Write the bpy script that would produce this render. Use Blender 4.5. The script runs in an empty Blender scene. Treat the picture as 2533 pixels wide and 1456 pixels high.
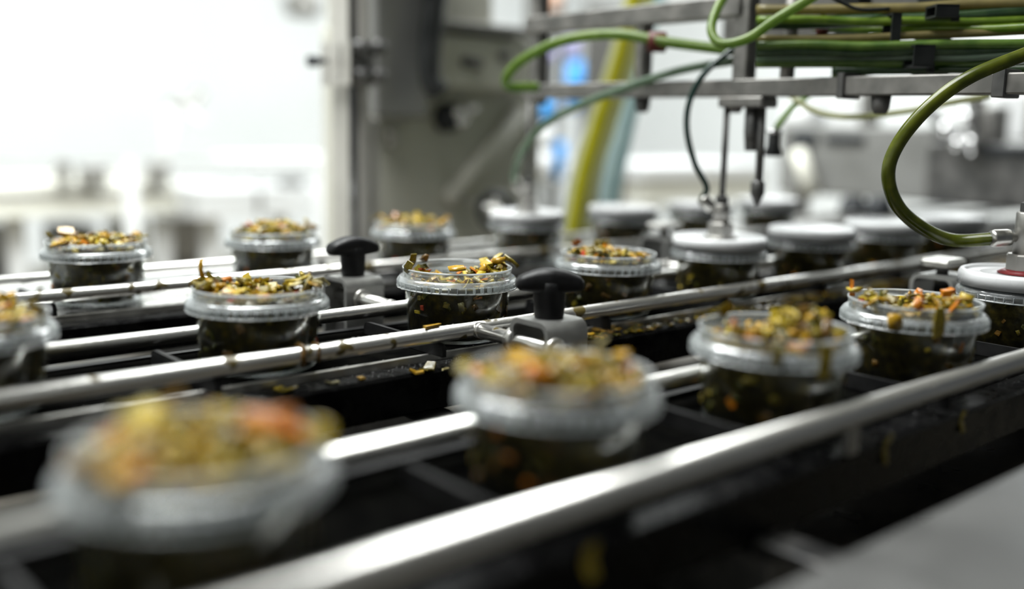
import bpy, math, random
from mathutils import Vector, Matrix
from math import radians as rad, sin, cos, pi

S = bpy.context.scene
COL = S.collection

# ------------------------------------------------------------------ camera
IMW, IMH, FPX = 2533.0, 1456.0, 2463.0
PITCH, ROLL, HEAD, CAMZ = rad(9.644), rad(1.214), rad(48.917), 0.141
fwd = Vector((cos(HEAD)*cos(PITCH), sin(HEAD)*cos(PITCH), -sin(PITCH)))
rgt0 = Vector((sin(HEAD), -cos(HEAD), 0)); up0 = rgt0.cross(fwd)
RGT = rgt0*cos(ROLL) + up0*sin(ROLL); UPV = -rgt0*sin(ROLL) + up0*cos(ROLL)
CAM = Vector((0, 0, CAMZ))
cd = bpy.data.cameras.new('camera'); cam = bpy.data.objects.new('camera', cd); COL.objects.link(cam)
cd.sensor_width = 36.0; cd.lens = FPX/IMW*36.0; cd.clip_start = 0.01
M = Matrix((RGT, UPV, -fwd)).transposed().to_4x4(); M.translation = CAM
cam.matrix_world = M
cd.dof.use_dof = True; cd.dof.focus_distance = 0.875; cd.dof.aperture_fstop = 1.45; cd.dof.aperture_blades = 0
S.camera = cam

# ------------------------------------------------------------------ world, lights, exposure
w = bpy.data.worlds.new('world'); S.world = w; w.use_nodes = True
bg = w.node_tree.nodes['Background']; bg.inputs[0].default_value = (0.86, 0.93, 1.0, 1); bg.inputs[1].default_value = 0.05
def area(name, loc, target, size, sy, power, col=(1, 1, 1)):
    l = bpy.data.lights.new(name, 'AREA'); l.shape = 'RECTANGLE'; l.size = size; l.size_y = sy
    l.energy = power; l.color = col
    o = bpy.data.objects.new(name, l); COL.objects.link(o); o.location = loc
    d = Vector(target) - Vector(loc); o.rotation_euler = d.to_track_quat('-Z', 'Y').to_euler()
    return o
area('ceiling_light_hall', (1.8, 3.0, 2.6), (1.8, 4.3, 0), 5.0, 2.0, 235, (0.95, 1.0, 1.0))
area('ceiling_light_end', (5.4, 2.6, 2.55), (5.6, 2.4, 0), 2.0, 3.0, 110, (0.96, 1.0, 1.0))
area('ceiling_light_line', (0.25, 1.4, 2.3), (0.35, 1.3, 0), 2.6, 1.0, 100, (0.98, 1.0, 0.98))
S.view_settings.view_transform = 'Standard'
S.view_settings.look = 'None'
S.view_settings.gamma = 1.0
S.view_settings.use_curve_mapping = False
S.view_settings.exposure = 0.45
S.cycles.max_bounces = 5; S.cycles.diffuse_bounces = 2; S.cycles.glossy_bounces = 3; S.cycles.transmission_bounces = 2; S.cycles.transparent_max_bounces = 8
S.cycles.caustics_reflective = False; S.cycles.caustics_refractive = False
S.cycles.use_adaptive_sampling = True; S.cycles.adaptive_threshold = 0.03; S.cycles.use_denoising = True

def P(px, py, X=None, Y=None, Z=None, D=None):
    """point in the place seen at a photo pixel, at a known plane or distance"""
    d = fwd + RGT*((px-IMW/2)/FPX) - UPV*((py-IMH/2)/FPX)
    if X is not None: t = (X-CAM.x)/d.x
    elif Y is not None: t = (Y-CAM.y)/d.y
    elif Z is not None: t = (Z-CAM.z)/d.z
    else: t = D
    return CAM + d*t

# ------------------------------------------------------------------ materials
MATS = {}
def new_mat(name):
    m = bpy.data.materials.new(name); m.use_nodes = True; MATS[name] = m
    nt = m.node_tree; return m, nt, nt.nodes['Principled BSDF']
def setin(b, **k):
    for n, v in k.items():
        n = n.replace('_', ' ')
        if n in b.inputs: b.inputs[n].default_value = v
def objcoord(nt, scale):
    tc = nt.nodes.new('ShaderNodeTexCoord'); mp = nt.nodes.new('ShaderNodeMapping')
    mp.inputs['Scale'].default_value = scale if hasattr(scale, '__len__') else (scale,)*3
    nt.links.new(tc.outputs['Object'], mp.inputs[0]); return mp.outputs[0]
def noise(nt, vec, scale, detail=2, rough=.55):
    n = nt.nodes.new('ShaderNodeTexNoise'); n.inputs['Scale'].default_value = scale
    n.inputs['Detail'].default_value = detail; n.inputs['Roughness'].default_value = rough
    nt.links.new(vec, n.inputs['Vector']); return n
def ramp(nt, fac, stops):
    r = nt.nodes.new('ShaderNodeValToRGB'); e = r.color_ramp.elements
    while len(e) < len(stops): e.new(0.5)
    for el, (p, c) in zip(e, stops): el.position = p; el.color = (*c, 1)
    nt.links.new(fac, r.inputs[0]); return r
def bump(nt, b, h, strength, dist=.001):
    bp = nt.nodes.new('ShaderNodeBump'); bp.inputs['Strength'].default_value = strength; bp.inputs['Distance'].default_value = dist
    nt.links.new(h, bp.inputs['Height']); nt.links.new(bp.outputs[0], b.inputs['Normal'])
def mottled(name, c1, c2, scale=40, rough=(.3, .5), metal=0., spec=.5, bmp=0., bscale=None, stretch=(1, 1, 1), lo=.35, hi=.65):
    m, nt, b = new_mat(name); v = objcoord(nt, stretch); n = noise(nt, v, scale)
    r = ramp(nt, n.outputs[0], [(lo, c1), (hi, c2)]); nt.links.new(r.outputs[0], b.inputs['Base Color'])
    rr = ramp(nt, n.outputs[0], [(lo, (rough[0],)*3), (hi, (rough[1],)*3)]); nt.links.new(rr.outputs[0], b.inputs['Roughness'])
    setin(b, Metallic=metal, Specular_IOR_Level=spec)
    if bmp:
        n2 = noise(nt, v, bscale or scale*3, 1); bump(nt, b, n2.outputs[0], bmp)
    return m
def rail_mat(name, stain):
    m, nt, b = new_mat(name); v = objcoord(nt, 1.0)
    n = noise(nt, v, 260, 1); n2 = noise(nt, v, 38, 2, .65)
    st = ramp(nt, n2.outputs[0], [(stain, (0, 0, 0)), (stain+.04, (1, 1, 1))])
    mx = nt.nodes.new('ShaderNodeMix'); mx.data_type = 'RGBA'
    nt.links.new(st.outputs[0], mx.inputs[0]); mx.inputs[6].default_value = (.76, .75, .72, 1); mx.inputs[7].default_value = (.10, .075, .02, 1)
    nt.links.new(mx.outputs[2], b.inputs['Base Color'])
    inv = nt.nodes.new('ShaderNodeMath'); inv.operation = 'SUBTRACT'; inv.inputs[0].default_value = 1.0
    nt.links.new(st.outputs[0], inv.inputs[1]); nt.links.new(inv.outputs[0], b.inputs['Metallic'])
    b.inputs['Roughness'].default_value = .3
    bump(nt, b, n.outputs[0], .25, .0006); return m
rail_mat('rail_steel', .70); rail_mat('rail_steel_dirty', .585)
mottled('steel', (.50, .49, .46), (.62, .61, .58), 60, (.28, .42), 1.0, bmp=.1)
mottled('steel_dull', (.34, .33, .31), (.46, .45, .43), 30, (.42, .6), 1.0, bmp=.1)
mottled('bracket_steel', (.30, .30, .29), (.40, .40, .385), 40, (.4, .55), .6, bmp=.1)
mottled('steel_dark', (.10, .10, .10), (.19, .185, .18), 30, (.4, .6), .9, bmp=.15)
mottled('tray_steel', (.05, .045, .035), (.2, .18, .15), 22, (.25, .6), .8, bmp=.3)
mottled('strip_steel', (.66, .66, .66), (.78, .78, .77), 50, (.22, .34), 1.0, bmp=.05)
mottled('chrome', (.75, .75, .75), (.82, .82, .82), 30, (.08, .16), 1.0)
mottled('black_plastic', (.003, .003, .0035), (.008, .008, .008), 55, (.14, .35), 0, .09, bmp=.25, bscale=180)
mottled('black_slat', (.002, .002, .002), (.004, .004, .0035), 60, (.6, .8), 0, .0, bmp=.1)
mottled('knob_plastic', (.004, .004, .0045), (.007, .007, .008), 300, (.42, .55), 0, .28, bmp=.08, bscale=900)
mottled('flight_plastic', (.012, .012, .0125), (.022, .022, .022), 60, (.4, .6), 0, .15)
mottled('gantry_steel', (.17, .165, .155), (.28, .27, .255), 45, (.38, .6), .75, bmp=.15)
mottled('housing_paint', (.66, .65, .57), (.76, .75, .66), 6, (.45, .6), 0, .4, lo=.3, hi=.7)
mottled('grey_plate', (.24, .24, .23), (.30, .30, .29), 8, (.45, .6), .2, .4)
mottled('column_alu', (.62, .60, .55), (.70, .68, .63), 12, (.35, .5), .25, .5)
mottled('dark_slot', (.015, .018, .022), (.03, .034, .04), 20, (.4, .5), 0, .4)
mottled('cover_steel', (.085, .085, .083), (.14, .14, .137), 14, (.4, .58), .6, bmp=.12)
mottled('white_wall', (.90, .92, .92), (.94, .955, .95), 1.2, (.6, .75), 0, .3)
mottled('floor_tiles', (.15, .13, .095), (.21, .19, .145), 3, (.35, .6), 0, .4)
mottled('cream_plastic', (.88, .87, .77), (.92, .91, .82), 3, (.5, .6), 0, .4)
mottled('white_plastic', (.86, .87, .87), (.90, .91, .91), 8, (.28, .36), 0, .5)
mottled('lid_plastic', (.84, .85, .86), (.88, .89, .90), 30, (.25, .33), 0, .5)
mottled('red_rubber', (.20, .015, .02), (.28, .03, .03), 90, (.4, .55), 0, .4)
mottled('blue_plastic', (.02, .30, .80), (.05, .38, .88), 5, (.4, .5), 0, .4)
mottled('violet_plastic', (.30, .28, .55), (.38, .36, .62), 5, (.4, .5), 0, .4)
mottled('peach_plastic', (.70, .42, .30), (.76, .48, .35), 5, (.4, .5), 0, .4)
mottled('rust_red', (.08, .012, .010), (.14, .025, .018), 60, (.4, .6), 0, .4)
mottled('black_rubber', (.008, .010, .010), (.018, .02, .02), 30, (.35, .5), 0, .4)
# vegetables
VEG = [('veg_olive', (0.145, 0.113, 0.008), (0.230, 0.169, 0.014)), ('veg_yellow_green', (0.351, 0.265, 0.017), (0.509, 0.367, 0.033)),
       ('veg_ochre', (0.391, 0.217, 0.011), (0.528, 0.306, 0.022)), ('veg_brown', (0.096, 0.052, 0.008), (0.178, 0.091, 0.017)),
       ('veg_dark_green', (0.044, 0.045, 0.004), (0.081, 0.077, 0.008)), ('veg_orange', (.44, .125, .006), (.60, .21, .012)),
       ('veg_pale', (0.355, 0.308, 0.132), (0.459, 0.392, 0.187)), ('veg_red', (0.333, 0.025, 0.007), (0.459, 0.049, 0.011))]
for n, a, b_ in VEG: mottled(n, a, b_, 160, (.16, .36), 0, .45, bmp=.3, bscale=300)
mottled('veg_surface', (.08, .06, .007), (.19, .135, .015), 130, (.1, .3), 0, .6, bmp=.5, bscale=250)
# clear plastics: partly see-through, with a gloss that grows at the rim
def clear_mat(name, base, milk, gloss_rough=.08, edge=.75, tint=(.97, .985, .98), bmp=0.):
    m = bpy.data.materials.new(name); m.use_nodes = True; MATS[name] = m
    nt = m.node_tree; N = nt.nodes; L = nt.links; N.remove(N['Principled BSDF']); out = N['Material Output']
    t = N.new('ShaderNodeBsdfTransparent'); t.inputs[0].default_value = (*tint, 1)
    d = N.new('ShaderNodeBsdfDiffuse'); d.inputs[0].default_value = (*base, 1)
    tl = N.new('ShaderNodeBsdfTranslucent'); tl.inputs[0].default_value = (*base, 1)
    g = N.new('ShaderNodeBsdfGlossy'); g.inputs['Roughness'].default_value = gloss_rough; g.inputs[0].default_value = (1, 1, 1, 1)
    dm = N.new('ShaderNodeMixShader'); dm.inputs[0].default_value = .45; L.new(d.outputs[0], dm.inputs[1]); L.new(tl.outputs[0], dm.inputs[2])
    v = objcoord(nt, 1.0); n = noise(nt, v, 55, 1, .6)
    r = ramp(nt, n.outputs[0], [(.3, (milk*.6,)*3), (.7, (min(1, milk*1.4),)*3)])
    m1 = N.new('ShaderNodeMixShader'); L.new(r.outputs[0], m1.inputs[0]); L.new(t.outputs[0], m1.inputs[1]); L.new(dm.outputs[0], m1.inputs[2])
    fr = N.new('ShaderNodeFresnel'); fr.inputs[0].default_value = 1.45
    mu = N.new('ShaderNodeMath'); mu.operation = 'MULTIPLY'; mu.inputs[1].default_value = edge; L.new(fr.outputs[0], mu.inputs[0])
    m2 = N.new('ShaderNodeMixShader'); L.new(mu.outputs[0], m2.inputs[0]); L.new(m1.outputs[0], m2.inputs[1]); L.new(g.outputs[0], m2.inputs[2])
    if bmp:
        n2 = noise(nt, v, 90, 1); bp = N.new('ShaderNodeBump'); bp.inputs['Strength'].default_value = bmp; bp.inputs['Distance'].default_value = .001
        L.new(n2.outputs[0], bp.inputs['Height']); L.new(bp.outputs[0], g.inputs['Normal'])
    L.new(m2.outputs[0], out.inputs[0]); return m
clear_mat('tub_clear', (.75, .78, .74), .006, .1, .20, bmp=.15)
clear_mat('lip_clear', (.82, .86, .87), .10, .1, .5)
clear_mat('rim_clear', (.84, .87, .89), .07, .12, .2)
clear_mat('rim_milky', (.86, .89, .92), .22, .14, .3)
clear_mat('rib_milky', (.88, .91, .92), .7, .14, .6)
clear_mat('water', (.9, .9, .9), .06, .03, .9, (.98, .98, .98))
def hose_mat(name, c1, c2, trans=.5):
    m, nt, b = new_mat(name); v = objcoord(nt, 1.0); n = noise(nt, v, 45, 2, .6)
    r = ramp(nt, n.outputs[0], [(.35, c1), (.68, c2)]); nt.links.new(r.outputs[0], b.inputs['Base Color'])
    setin(b, Roughness=.22, Specular_IOR_Level=.6)
    L = nt.links; tl = nt.nodes.new('ShaderNodeBsdfTranslucent'); L.new(r.outputs[0], tl.inputs[0])
    mx = nt.nodes.new('ShaderNodeMixShader'); mx.inputs[0].default_value = trans
    L.new(b.outputs[0], mx.inputs[1]); L.new(tl.outputs[0], mx.inputs[2]); L.new(mx.outputs[0], nt.nodes['Material Output'].inputs[0]); return m
hose_mat('hose_green', (.20, .32, .06), (.30, .42, .11)); hose_mat('hose_olive', (.065, .085, .006), (.15, .175, .012), .3)
hose_mat('hose_dark', (.006, .028, .022), (.012, .045, .035), .15); hose_mat('hose_grey_green', (.24, .34, .24), (.32, .42, .31))
hose_mat('hose_light', (.30, .48, .12), (.40, .58, .18)); hose_mat('hose_tan', (.26, .22, .09), (.36, .30, .12))
hose_mat('hose_yellow', (.58, .56, .02), (.68, .64, .05)); hose_mat('hose_pale', (.66, .68, .40), (.74, .74, .48))
hose_mat('hose_ice', (.55, .70, .72), (.66, .78, .78)); hose_mat('hose_bright', (.14, .25, .02), (.26, .38, .04), .4)
hose_mat('hose_mid', (.09, .18, .025), (.17, .28, .05), .4); hose_mat('hose_deep', (.02, .06, .02), (.05, .11, .03), .3)

# ------------------------------------------------------------------ mesh helpers
class MB:
    def __init__(s): s.v = []; s.f = []; s.m = []; s.sm = []
    def add(s, vs, fs, mi=0, smooth=False):
        o = len(s.v); s.v += [tuple(v) for v in vs]
        for f in fs: s.f.append([i+o for i in f]); s.m.append(mi); s.sm.append(smooth)
        return s
    def box(s, x0, x1, y0, y1, z0, z1, bev=0.0, mi=0, R=None, c=None):
        b = min(bev, (x1-x0)*.45, (y1-y0)*.45, (z1-z0)*.45)
        if b <= 0:
            vs = [(x, y, z) for x in (x0, x1) for y in (y0, y1) for z in (z0, z1)]
            fs = [(0, 1, 3, 2), (4, 6, 7, 5), (0, 4, 5, 1), (2, 3, 7, 6), (0, 2, 6, 4), (1, 5, 7, 3)]
        else:
            vs = []; idx = {}
            for ix, x in enumerate((x0, x1)):
                for iy, y in enumerate((y0, y1)):
                    for iz, z in enumerate((z0, z1)):
                        sx, sy, sz = (1-2*ix), (1-2*iy), (1-2*iz)
                        for a in range(3):
                            p = [x+sx*b, y+sy*b, z+sz*b]; p[a] = (x, y, z)[a]
                            idx[(ix, iy, iz, a)] = len(vs); vs.append(tuple(p))
            I = lambda i, j, k, a: idx[(i, j, k, a)]
            fs = []
            for e in (0, 1):
                fs.append((I(e,0,0,0), I(e,1,0,0), I(e,1,1,0), I(e,0,1,0)))
                fs.append((I(0,e,0,1), I(1,e,0,1), I(1,e,1,1), I(0,e,1,1)))
                fs.append((I(0,0,e,2), I(1,0,e,2), I(1,1,e,2), I(0,1,e,2)))
            for j in (0, 1):
                for k in (0, 1):
                    fs.append((I(0,j,k,1), I(1,j,k,1), I(1,j,k,2), I(0,j,k,2)))
                    fs.append((I(j,0,k,0), I(j,1,k,0), I(j,1,k,2), I(j,0,k,2)))
                    fs.append((I(j,k,0,0), I(j,k,1,0), I(j,k,1,1), I(j,k,0,1)))
                    for i in (0, 1): pass
            for i in (0, 1):
                for j in (0, 1):
                    for k in (0, 1): fs.append((I(i,j,k,0), I(i,j,k,1), I(i,j,k,2)))
            cen = Vector(((x0+x1)/2, (y0+y1)/2, (z0+z1)/2)); out = []
            for f in fs:
                pts = [Vector(vs[i]) for i in f]; n = (pts[1]-pts[0]).cross(pts[2]-pts[0])
                fc = sum(pts, Vector())/len(pts)
                out.append(f if n.dot(fc-cen) > 0 else tuple(reversed(f)))
            fs = out
        if R is not None:
            cc = Vector(c); vs = [tuple(cc + R @ (Vector(v)-cc)) for v in vs]
        return s.add(vs, fs, mi)
    def tube(s, pts, r, n=14, mi=0, cap=True):
        pts = [Vector(p) for p in pts]; rs = r if hasattr(r, '__len__') else [r]*len(pts)
        T = [(pts[min(i+1, len(pts)-1)]-pts[max(i-1, 0)]).normalized() for i in range(len(pts))]
        ref = Vector((0, 0, 1)) if abs(T[0].z) < .9 else Vector((1, 0, 0))
        u = T[0].cross(ref).normalized(); vs = []
        for i, p in enumerate(pts):
            u = (u - T[i]*u.dot(T[i])).normalized(); v = T[i].cross(u)
            for k in range(n):
                a = 2*pi*k/n; vs.append(tuple(p + (u*cos(a)+v*sin(a))*rs[i]))
        fs = [(i*n+k, i*n+(k+1) % n, (i+1)*n+(k+1) % n, (i+1)*n+k) for i in range(len(pts)-1) for k in range(n)]
        s.add(vs, fs, mi, True)
        if cap:
            o = len(s.v)-len(vs)
            s.f.append([o+k for k in reversed(range(n))]); s.m.append(mi); s.sm.append(False)
            s.f.append([o+(len(pts)-1)*n+k for k in range(n)]); s.m.append(mi); s.sm.append(False)
        return s
    def lathe(s, prof, c=(0, 0, 0), n=48, mi=0, smooth=True, ax=None):
        """closed turned shape from (radius, height) points; ax turns it to another axis"""
        vs = []; fs = []; c = Vector(c); R = Vector((0, 0, 1)).rotation_difference(Vector(ax)) if ax is not None else None
        rows = []
        for (r, z) in prof:
            if r < 1e-6: rows.append([len(vs)]); p = Vector((0, 0, z)); vs.append(p)
            else:
                rows.append(list(range(len(vs), len(vs)+n)))
                for k in range(n): vs.append(Vector((r*cos(2*pi*k/n), r*sin(2*pi*k/n), z)))
        for a, b in zip(rows, rows[1:]):
            for k in range(n):
                k2 = (k+1) % n
                if len(a) == 1 and len(b) == 1: continue
                if len(a) == 1: fs.append((a[0], b[k2], b[k]))
                elif len(b) == 1: fs.append((a[k], a[k2], b[0]))
                else: fs.append((a[k], a[k2], b[k2], b[k]))
        vs = [tuple(c + (R @ v if R else v)) for v in vs]
        return s.add(vs, fs, mi, smooth)
    def build(s, name, mats, parent=None, loc=None):
        me = bpy.data.meshes.new(name); v = s.v
        if loc is not None: v = [(a[0]-loc[0], a[1]-loc[1], a[2]-loc[2]) for a in v]
        me.from_pydata(v, [], s.f)
        for mm in (mats if isinstance(mats, (list, tuple)) else [mats]): me.materials.append(MATS[mm])
        for p, mi, sm in zip(me.polygons, s.m, s.sm): p.material_index = mi; p.use_smooth = sm
        me.update(); o = bpy.data.objects.new(name, me); COL.objects.link(o)
        if loc is not None: o.location = loc
        if parent is not None: o.parent = parent
        return o
def sharp(o, ang=35):
    me = o.data
    try: me.set_sharp_from_angle(angle=rad(ang))
    except Exception: pass
    return o
def tag(o, label=None, cat=None, group=None, kind=None):
    if label: o['label'] = label
    if cat: o['category'] = cat
    if group: o['group'] = group
    if kind: o['kind'] = kind
    return o
def thing(name, label, cat, loc=(0, 0, 0), group=None, kind=None):
    o = bpy.data.objects.new(name, None); COL.objects.link(o); o.location = loc; o.empty_display_size = .02
    return tag(o, label, cat, group, kind)
def part(parent, name, mb, mat, kind=None, label=None):
    """parts are given in world coordinates and parented to a thing standing at its own origin"""
    l = parent.location if parent.parent is None else parent.parent.location + parent.location
    o = mb.build(name, mat, parent)
    o.data.transform(Matrix.Translation(-l)); tag(o, label, kind=kind); return o
def smooth_path(pts, k=8):
    pts = [Vector(p) for p in pts]; q = [pts[0]*2-pts[1]] + pts + [pts[-1]*2-pts[-2]]; out = []
    for i in range(1, len(q)-2):
        for j in range(k):
            t = j/k; a, b, c, d = q[i-1:i+3]
            out.append(.5*((2*b) + (c-a)*t + (2*a-5*b+4*c-d)*t*t + (3*b-a-3*c+d)*t**3))
    out.append(pts[-1]); return out

# ------------------------------------------------------------------ the room
FLOOR = -0.85
def struct(name, mb, mat): o = mb.build(name, mat); o['kind'] = 'structure'; return o
struct('floor', MB().box(-3, 7.2, -3, 7.2, FLOOR-.05, FLOOR), 'floor_tiles')
struct('wall_back', MB().box(-3, 7.2, 7.0, 7.1, FLOOR, 2.8), 'white_wall')
struct('wall_right', MB().box(7.0, 7.1, -3, 7.0, FLOOR, 2.8), 'white_wall')
struct('wall_left', MB().box(-3.1, -3.0, -3, 7.0, FLOOR, 2.8), 'white_wall')
struct('ceiling', MB().box(-3, 7.2, -3, 7.2, 2.8, 2.9), 'white_wall')

# ------------------------------------------------------------------ conveyor
LANES = {'D': .376, 'C': .716, 'B': 1.078}
WORD = {'D': 'nearest lane', 'C': 'middle lane', 'B': 'far lane'}
BED = -.0525
XA, XB = -.35, 2.55
FRONT = {'D': .313, 'C': .643, 'B': .985}
# frame that carries everything
fr = thing('conveyor_stand', 'steel underframe and drip tray below the three conveyor lanes', 'frame', (.9, .7, FLOOR))
part(fr, 'drip_tray', MB().box(XA, XB, .27, 1.30, -.150, -.146), 'tray_steel')
for y in (.285, 1.29): part(fr, 'side_rail', MB().box(XA, XB, y-.012, y+.012, -.190, -.140, .002), 'steel_dull')
for x in (-.2, .48, 1.25, 2.1):
    part(fr, 'cross_member', MB().box(x-.02, x+.02, .30, 1.28, -.146, -.098, .002), 'steel_dark')
for x in (-.2, 2.3):
    for y in (.30, 1.27): part(fr, 'leg', MB().box(x-.025, x+.025, y-.025, y+.025, FLOOR, -.19, .003), 'steel_dull')
for x in (-.25, .20, .62, .92, 1.6):
    part(fr, 'tray_divider', MB().box(x-.0015, x+.0015, .50, .62, -.146, -.112), 'steel_dull')

for k, y0 in LANES.items():
    fy = FRONT[k]
    b = thing('side_beam', 'long black plastic side beam along the front of the %s' % WORD[k], 'beam', (.9, fy, -.094), 'black side beams')
    part(b, 'beam', MB().box(XA, XB, fy, fy+.026, -.094, -.059, .0025), 'black_plastic')
    part(b, 'edge_strip', MB().box(XA, XB, fy+.026, fy+.030, -.075, BED, .0005), 'steel')
    bd = thing('conveyor_bed', {'D': 'dark slatted bed under the nearest row of tubs', 'C': 'dark slatted bed under the middle row of tubs',
               'B': 'bright bare steel wear strips under the far row of tubs'}[k], 'conveyor', (.9, y0, -.075), 'conveyor beds')
    if k == 'B':
        y = fy+.032
        while y < y0+.13:
            part(bd, 'wear_strip', MB().box(XA, XB, y, y+.034, -.064, BED, .001), 'strip_steel'); y += .0375
        part(bd, 'carrier', MB().box(XA, XB, fy+.030, y0+.13, -.075, -.066), 'black_slat')
    else:
        part(bd, 'carrier', MB().box(XA, XB, fy+.031, y0+.075, -.075, -.066), 'black_slat')
        x = XA; n = 0
        while x < XB-.02 and n < 300:
            part(bd, 'slat', MB().box(x, x+.0377, fy+.032, y0+.070, -.066, BED, .0004), 'black_slat'); x += .038; n += 1
    if k != 'B':
        # toothed drive belt running behind the lane
        mb = MB(); yb = y0+.088; n = 560; vs = []; fs = []
        for i in range(n+1):
            x = XA+(XB-XA)*i/n; zb = -.073 - .0022*abs(sin(pi*i/2*.5*2*.5))
            vs += [(x, yb, -.055), (x, yb, zb), (x, yb+.008, -.055), (x, yb+.008, zb)]
        for i in range(n):
            a = 4*i; c = a+4
            fs += [(a, a+1, c+1, c), (a+2, c+2, c+3, a+3), (a, c, c+2, a+2), (a+1, a+3, c+3, c+1)]
        fs += [(0, 2, 3, 1), (4*n, 4*n+1, 4*n+3, 4*n+2)]
        mb.add(vs, fs)
        tag(mb.build('drive_belt', 'flight_plastic'), 'grey toothed drive belt running behind the %s' % WORD[k], 'belt', 'toothed drive belts')
        tag(MB().box(XA, XB, yb-.004, yb+.012, -.098, -.0775, .001).build('belt_track', 'black_slat'), 'black track carrying the toothed belt behind the %s' % WORD[k], 'track', 'belt tracks')

# guide rails
RZ = -.033
RAILS = [('D', -1, .0078), ('D', 1, .0066), ('C', -1, .0066), ('C', 1, .0062), ('B', -1, .0064), ('B', 1, .006)]
CLX = (.53, .985)
def straight(p, q, n=2): return [Vector(p).lerp(Vector(q), i/(n-1)) for i in range(n)]
for k, s_, r in RAILS:
    y = LANES[k] + s_*.0605
    if k == 'D' and s_ < 0: y = .314
    g = thing('guide_rail', 'round steel guide rail on the %s side of the %s' % ('camera' if s_ < 0 else 'far', WORD[k]), 'rail', (.9, y, RZ), 'guide rails')
    mt = 'rail_steel_dirty' if (k, s_) in (('C', -1), ('B', -1)) else 'rail_steel'
    part(g, 'tube', MB().tube([(XA, y, RZ), (XB, y, RZ)], r, 24), mt)
    for cx in CLX:
        if (k, s_, cx) not in (('C', -1, .53), ('C', 1, .53), ('C', 1, .985), ('D', 1, .985)): continue
        y2 = y + s_*.115
        part(g, 'support_rod', MB().tube([(cx, y, RZ), (cx, y2, RZ)], .0063, 18), mt)
        part(g, 'weld', MB().lathe([(0, -.003), (.0070, -.0025), (.0070, .0025), (0, .003)], (cx, y+s_*.0075, RZ), 18, ax=(0, s_, 0)), 'steel')

for k, s_, xs_, zb in (('D', -1, (-.1, .56, 1.05), -.0592), ('D', 1, (-.1, .46, 1.4), -.0523), ('C', 1, (-.1, 1.4), -.0523), ('C', -1, (-.1, 1.45), -.0523), ('B', -1, (.05, .66, 1.46), -.0523), ('B', 1, (.05, .66, 1.46), -.0523)):
    g = [o for o in COL.objects if o.name.startswith('guide_rail') and o.get('label') == 'round steel guide rail on the %s side of the %s' % ('camera' if s_ < 0 else 'far', WORD[k])][0]
    for x in xs_: part(g, 'standoff', MB().box(x-.006, x+.006, g.location.y-.0022, g.location.y+.0022, zb, RZ-.003), 'steel_dull')
def bracket_mb(cx, cy, ztop, zbot, wx, wy, t):
    """inverted U of bent sheet, open along X"""
    mb = MB(); R = .010; prof = []
    hw = wy/2
    out = [(-hw, zbot)] + [(-hw+R-R*cos(a), ztop-R+R*sin(a)) for a in [pi/2*i/6 for i in range(7)]] + \
          [(hw-R+R*sin(a), ztop-R+R*cos(a)) for a in [pi/2*i/6 for i in range(7)]] + [(hw, zbot)]
    r2 = R-t
    inn = [(-hw+t, zbot)] + [(-hw+R-r2*cos(a), ztop-R+r2*sin(a)) for a in [pi/2*i/6 for i in range(7)]] + \
          [(hw-R+r2*sin(a), ztop-R+r2*cos(a)) for a in [pi/2*i/6 for i in range(7)]] + [(hw-t, zbot)]
    n = len(out); vs = []
    for x in (cx-wx/2, cx+wx/2):
        vs += [(x, cy+a, z) for a, z in out] + [(x, cy+a, z) for a, z in inn]
    fs = []
    for i in range(n-1):
        fs += [(i, i+1, 2*n+i+1, 2*n+i), (n+i+1, n+i, 3*n+i, 3*n+i+1), (i+1, i, n+i, n+i+1), (2*n+i, 2*n+i+1, 3*n+i+1, 3*n+i)]
    fs += [(0, 2*n, 3*n, n), (n-1, 2*n-1, 4*n-1, 3*n-1)]
    return mb.add(vs, fs, 0, True)
def knob_parts(t, cx, cy, z0, ang, sc=1.0):
    st = MB().lathe([(0, 0), (.0115*sc, 0), (.0122*sc, .002), (.0132*sc, .022*sc), (.0138*sc, .030*sc), (0, .032*sc)], (cx, cy, z0), 32)
    kn = part(t, 'knob', st, 'knob_plastic')
    # wing: swept oval bar, thick in the middle, dropping to the ends
    vs = []; fs = []; n = 21; m = 16; L = .0275*sc; d = Vector((cos(ang), sin(ang), 0)); e = Vector((-sin(ang), cos(ang), 0))
    for i in range(n):
        u = -1+2*i/(n-1); q = abs(u)
        hy = (.0135*(1-q)**.8 + .0095*(1-(1-q)**.8))*sc; zt = (.041-.0085*q**1.8)*sc; zb = (.0195 + .003*q)*sc
        if q > .985: hy *= .72; zt -= .002*sc; zb += .002*sc
        for j in range(m):
            a = 2*pi*j/m; ca, sa = cos(a), sin(a)
            yy = hy*math.copysign(abs(ca)**.6, ca); zz = (zt+zb)/2+(zt-zb)/2*math.copysign(abs(sa)**.6, sa)
            p = Vector((cx, cy, z0)) + d*(u*L) + e*yy + Vector((0, 0, zz)); vs.append(p)
    for i in range(n-1):
        for j in range(m): fs.append((i*m+j, (i+1)*m+j, (i+1)*m+(j+1) % m, i*m+(j+1) % m))
    fs.append(tuple(range(m))); fs.append(tuple(reversed(range((n-1)*m, n*m))))
    mb = MB().add(vs, fs, 0, True); part(kn, 'wing', mb, 'knob_plastic')
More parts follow.
